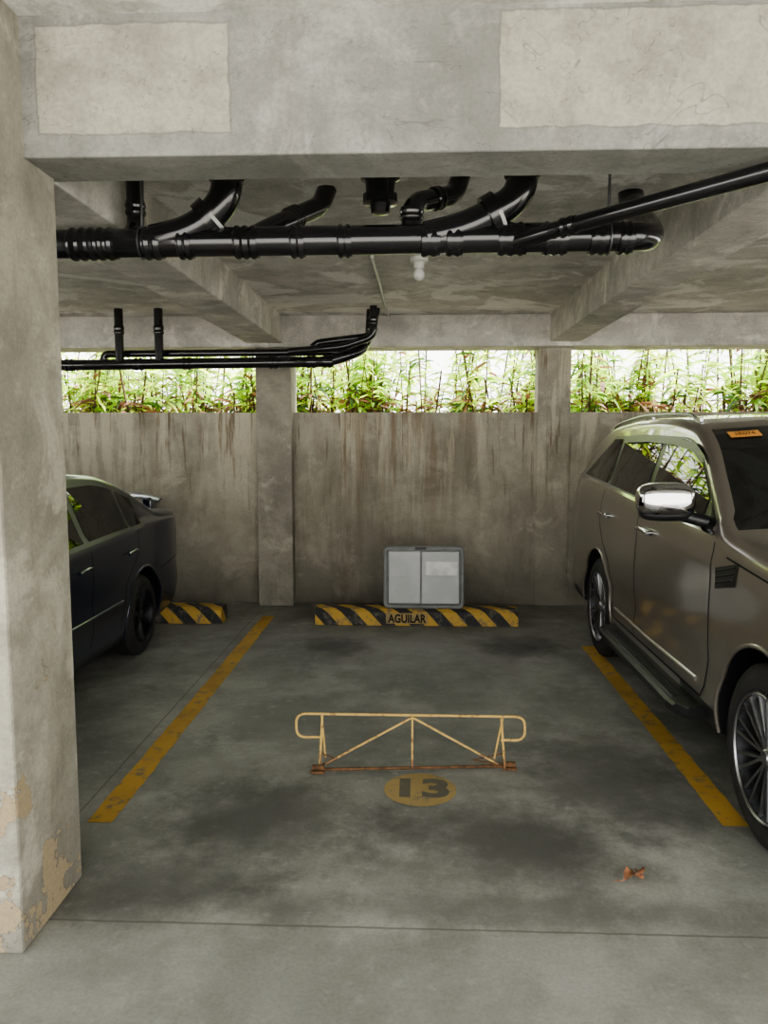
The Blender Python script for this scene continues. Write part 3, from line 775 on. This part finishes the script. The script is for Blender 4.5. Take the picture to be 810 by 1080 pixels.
def build_sedan():
    c = Car(4.55, 1.78, -2.99, 2.32,
        top=[(0,.55),(.04,.66),(.25,.79),(.8,.89),(1.2,.94),(1.32,.97),(1.7,1.20),(2.05,1.37),(2.35,1.435),(2.7,1.45),(3.05,1.43),(3.4,1.35),(3.75,1.20),(3.98,1.10),(4.2,1.085),(4.40,1.06),(4.49,.98),(4.55,.72)],
        bot=[(0,.32),(.1,.24),(.5,.19),(3.9,.20),(4.4,.28),(4.55,.40)],
        belt=[(0,.74),(1.2,.92),(2.0,.955),(3.0,.985),(3.8,1.01),(4.55,1.0)],
        tumble=.42, r=.06, paint=M_sedan, ws=(1.28,2.12), rw=(3.18,3.92), ax=(.86,3.52), R=.315, rock=.24)
    c.body(); P = c.parts; belt = c.belt
    lo = lambda u: belt(u)+.02
    hi = lambda u: min(c.top(u)-.075, 1.365)
    c.patch('window_surround', 1.56, 3.60, lambda u: lo(u)-.004, lambda u: hi(u)+.010, .002, M_black, 50, 6)
    c.patch('front_door_glass', 1.68, 2.52, lambda u: lo(u)+.008, hi, .005, M_glass, 26, 6)
    c.patch('rear_door_glass', 2.60, 3.28, lambda u: lo(u)+.008, hi, .005, M_glass, 26, 6)
    c.patch('quarter_glass', 3.33, 3.54, lambda u: lo(u)+.008, hi, .005, M_glass, 10, 4)
    c.strip('seam_front_door', [(1.38,.92),(1.36,.6),(1.42,.32)], .010, .0015, M_seam)
    c.strip('seam_mid', [(2.56,.98),(2.55,.6),(2.52,.32)], .010, .0015, M_seam)
    c.strip('seam_rear_door', [(3.42,1.0),(3.38,.82),(3.18,.66),(3.06,.45),(3.04,.32)], .010, .0015, M_seam)
    c.strip('seam_bumper', [(3.92,.62),(4.3,.66),(4.5,.66)], .009, .0015, M_seam)
    c.side_tube('body_moulding', [(1.42,.52),(2.2,.515),(3.05,.52)], .012, .0, M_sedan)
    for tag, u in (('front', 2.40), ('rear', 3.22)):
        c.side_tube('handle_'+tag, [(u-.09,.85),(u-.05,.855),(u+.05,.86),(u+.09,.855)], .012, .022, M_sedan)
        for k in (-.08, .08):
            for sg in (-1, 1):
                P.append(cyl('handle_post_%s_%d%d' % (tag, k > 0, sg), c.pt(u+k, sg*(c.hw(u, .855)-.01), .855), c.pt(u+k, sg*(c.hw(u, .855)+.022), .855), .010, M_sedan, 8))
    for sg in (-1, 1):
        t = 'l' if sg < 0 else 'r'
        c.blob('mirror_'+t, 1.62, sg*.98, 1.03, .07, .11, .065, M_sedan, 3)
        P.append(tube('mirror_arm_'+t, [c.pt(1.58, sg*.84, .96), c.pt(1.62, sg*.94, 1.0)], .022, M_black))
        c.blob('headlamp_'+t, .22, sg*.62, .68, .16, .17, .065, M_lamp, 3)
        c.blob('tail_lamp_'+t, 4.38, sg*.67, .90, .13, .14, .075, M_red, 3)
    c.blob('grille', .01, 0, .56, .04, .35, .07, M_black, 5)
    P.append(box('licence_plate', c.xc-.2, c.xc+.2, c.y0-.035, c.y0-.02, .38, .49, M_white, .003))
    c.blob('rear_bumper', 4.47, 0, .45, .10, .78, .15, M_sedan, 4)
    bm = bmesh.new(); rings = []
    for i in range(21):
        x = -.74+1.48*i/20; e = abs(x)/.74; z = 1.180-.05*e**6; k = 1-.25*e**6
        rings.append([bm.verts.new(c.pt(4.27+p[0]*k, x, z+p[1])) for p in ((0,0),(.05,.022),(.14,.030),(.19,.034),(.19,.020),(.10,.0),(.04,-.008))])
    for a, b in zip(rings[:-1], rings[1:]):
        for k in range(7): bm.faces.new((a[k], a[(k+1)%7], b[(k+1)%7], b[k]))
    bm.faces.new(rings[0]); bm.faces.new(rings[-1]); bmesh.ops.recalc_face_normals(bm, faces=bm.faces[:])
    P.append(sharp(finish('spoiler_wing', bm, M_sedan), 50))
    for sg in (-1, 1):
        P.append(box('spoiler_post_%d' % (sg+1), c.xc+sg*.64-.045, c.xc+sg*.64+.045, c.y0+4.29, c.y0+4.42, 1.04, 1.175, M_sedan, .015))
    for i, a in enumerate(c.ax):
        for sg in (-1, 1):
            P += wheel('%d%s' % (i, 'l' if sg < 0 else 'r'), c.xc+sg*(c.W/2-.012), c.y0+a, .315, .20, sg, .205, 7, False)
    for o in P:
        if o.name.startswith('spokes_') or o.name.startswith('rim_lip') or o.name.startswith('hub_'):
            o.data.materials.clear(); o.data.materials.append(M_dark_alloy)
    P.append(box('chassis', c.xc-.5, c.xc+.5, c.y0+.4, c.y0+4.1, .16, .24, M_black))
    group('sedan_car', P, (c.xc, c.y0+2.3, 0))
build_sedan()

# ------------------------------------------------------------------ foliage outside
def leaf_mat(name, c, c2, tr):
    t = NT(name)
    n = t.noise(1.7, 3)
    col = t.mix(t.ramp(n, .4, .6), c, c2)
    t.l.new(col, t.b.inputs['Base Color']); t.b.inputs['Roughness'].default_value = .5
    tb = t.n.new('ShaderNodeBsdfTranslucent'); t.l.new(col, tb.inputs['Color'])
    mx = t.n.new('ShaderNodeMixShader'); mx.inputs[0].default_value = tr
    t.l.new(t.b.outputs[0], mx.inputs[1]); t.l.new(tb.outputs[0], mx.inputs[2])
    t.l.new(mx.outputs[0], t.n['Material Output'].inputs['Surface'])
    return t.m
M_l1 = leaf_mat('leaf_green', (.42,.62,.07), (.22,.42,.04), .6)
M_l2 = leaf_mat('leaf_lime', (.72,.86,.16), (.55,.74,.10), .65)
M_l3 = leaf_mat('leaf_dark', (.07,.17,.03), (.04,.09,.02), .35)
M_l4 = leaf_mat('leaf_dead', (.30,.14,.08), (.15,.07,.045), .3)
M_stem = plain('brown_stem', (.11,.06,.04), .8, var=.3)
def foliage():
    bm = bmesh.new()
    def leaf(p, d, L, w, mi, droop):
        d = d.normalized(); side = d.cross(Vector((random.uniform(-.7,.7), random.uniform(-1,1), 1))).normalized()
        prev = None; N = 4; pos = p.copy()
        for i in range(N+1):
            t = i/N; ww = w*(.35,.95,1.0,.7,.02)[i]
            a = bm.verts.new(pos-side*ww); b = bm.verts.new(pos+side*ww)
            if prev:
                f = bm.faces.new((prev[0], prev[1], b, a)); f.material_index = mi
            prev = (a, b); d = (d+Vector((0,0,-droop*.25))).normalized(); pos = pos+d*L/N
    def stem(p0, p1, r):
        ring0 = []; ring1 = []
        for k in range(5):
            a = 2*math.pi*k/5; o = Vector((math.cos(a)*r, math.sin(a)*r, 0))
            ring0.append(bm.verts.new(p0+o)); ring1.append(bm.verts.new(p1+o))
        for k in range(5):
            f = bm.faces.new((ring0[k], ring0[(k+1)%5], ring1[(k+1)%5], ring1[k])); f.material_index = 4
    for i in range(560):
        x = random.uniform(-6.5, 6.5); y = random.uniform(8.4, 10.0)
        h = random.uniform(2.1, 3.3); lean = Vector((random.uniform(-.6,.6), random.uniform(-.1,.1), 0))
        p0 = Vector((x, y, -.03)); p1 = p0+lean+Vector((0,0,h)); stem(p0, p1, random.uniform(.005,.012))
        for k in range(random.randint(30, 42)):
            zq = random.uniform(1.80, min(h, 2.95)); t = min(1, zq/h); q = p0.lerp(p1, t)
            a = random.uniform(0, 2*math.pi); d = Vector((math.cos(a), math.sin(a)*.8, random.uniform(.0,.9)))
            low = q.z < 2.15+random.uniform(-.18,.18)
            r = random.random()
            mi = (3 if r < .48 else 2 if r < .66 else 0 if r < .88 else 1) if low else (1 if r < .46 else 0 if r < .84 else 2 if r < .93 else 3)
            leaf(q, d, random.uniform(.14,.34), random.uniform(.011,.028), mi, random.uniform(.6,2.0))
    return finish('hedge_foliage', bm, [M_l1, M_l2, M_l3, M_l4, M_stem])
foliage()

# ------------------------------------------------------------------ light
w = bpy.data.worlds.new('overcast_sky'); S.world = w; w.use_nodes = True
wn = w.node_tree.nodes; wl = w.node_tree.links
bg = wn['Background']; tc = wn.new('ShaderNodeTexCoord'); sp = wn.new('ShaderNodeSeparateXYZ'); wl.new(tc.outputs['Generated'], sp.inputs[0])
mr = wn.new('ShaderNodeMapRange'); wl.new(sp.outputs[2], mr.inputs[0]); mr.inputs[1].default_value = -.05; mr.inputs[2].default_value = .5
mxx = wn.new('ShaderNodeMix'); mxx.data_type = 'RGBA'; wl.new(mr.outputs[0], mxx.inputs[0])
mxx.inputs[6].default_value = (1.0,.98,.93,1); mxx.inputs[7].default_value = (.92,.96,1.0,1)
wl.new(mxx.outputs[2], bg.inputs[0]); bg.inputs[1].default_value = 3.6
sl = bpy.data.lights.new('hazy_sun', 'SUN'); sl.energy = 17; sl.angle = math.radians(8); sl.color = (1,.96,.88)
so = bpy.data.objects.new('hazy_sun', sl); COL.objects.link(so)
so.rotation_euler = Vector((.45, .10, .88)).to_track_quat('Z', 'Y').to_euler(); so.location = (6, 0, 12)

# ------------------------------------------------------------------ camera
cam = bpy.data.cameras.new('camera'); co = bpy.data.objects.new('camera', cam); COL.objects.link(co)
cam.sensor_fit = 'VERTICAL'; cam.sensor_height = 36; cam.lens = 811/1080*36; cam.clip_start = .05
co.location = (0, 0, 1.7)
co.rotation_euler = (math.radians(90-5.57), 0, math.radians(2.33))
S.camera = co
S.view_settings.view_transform = 'AgX'
S.view_settings.look = 'AgX - Medium High Contrast'
S.view_settings.exposure = 0.55
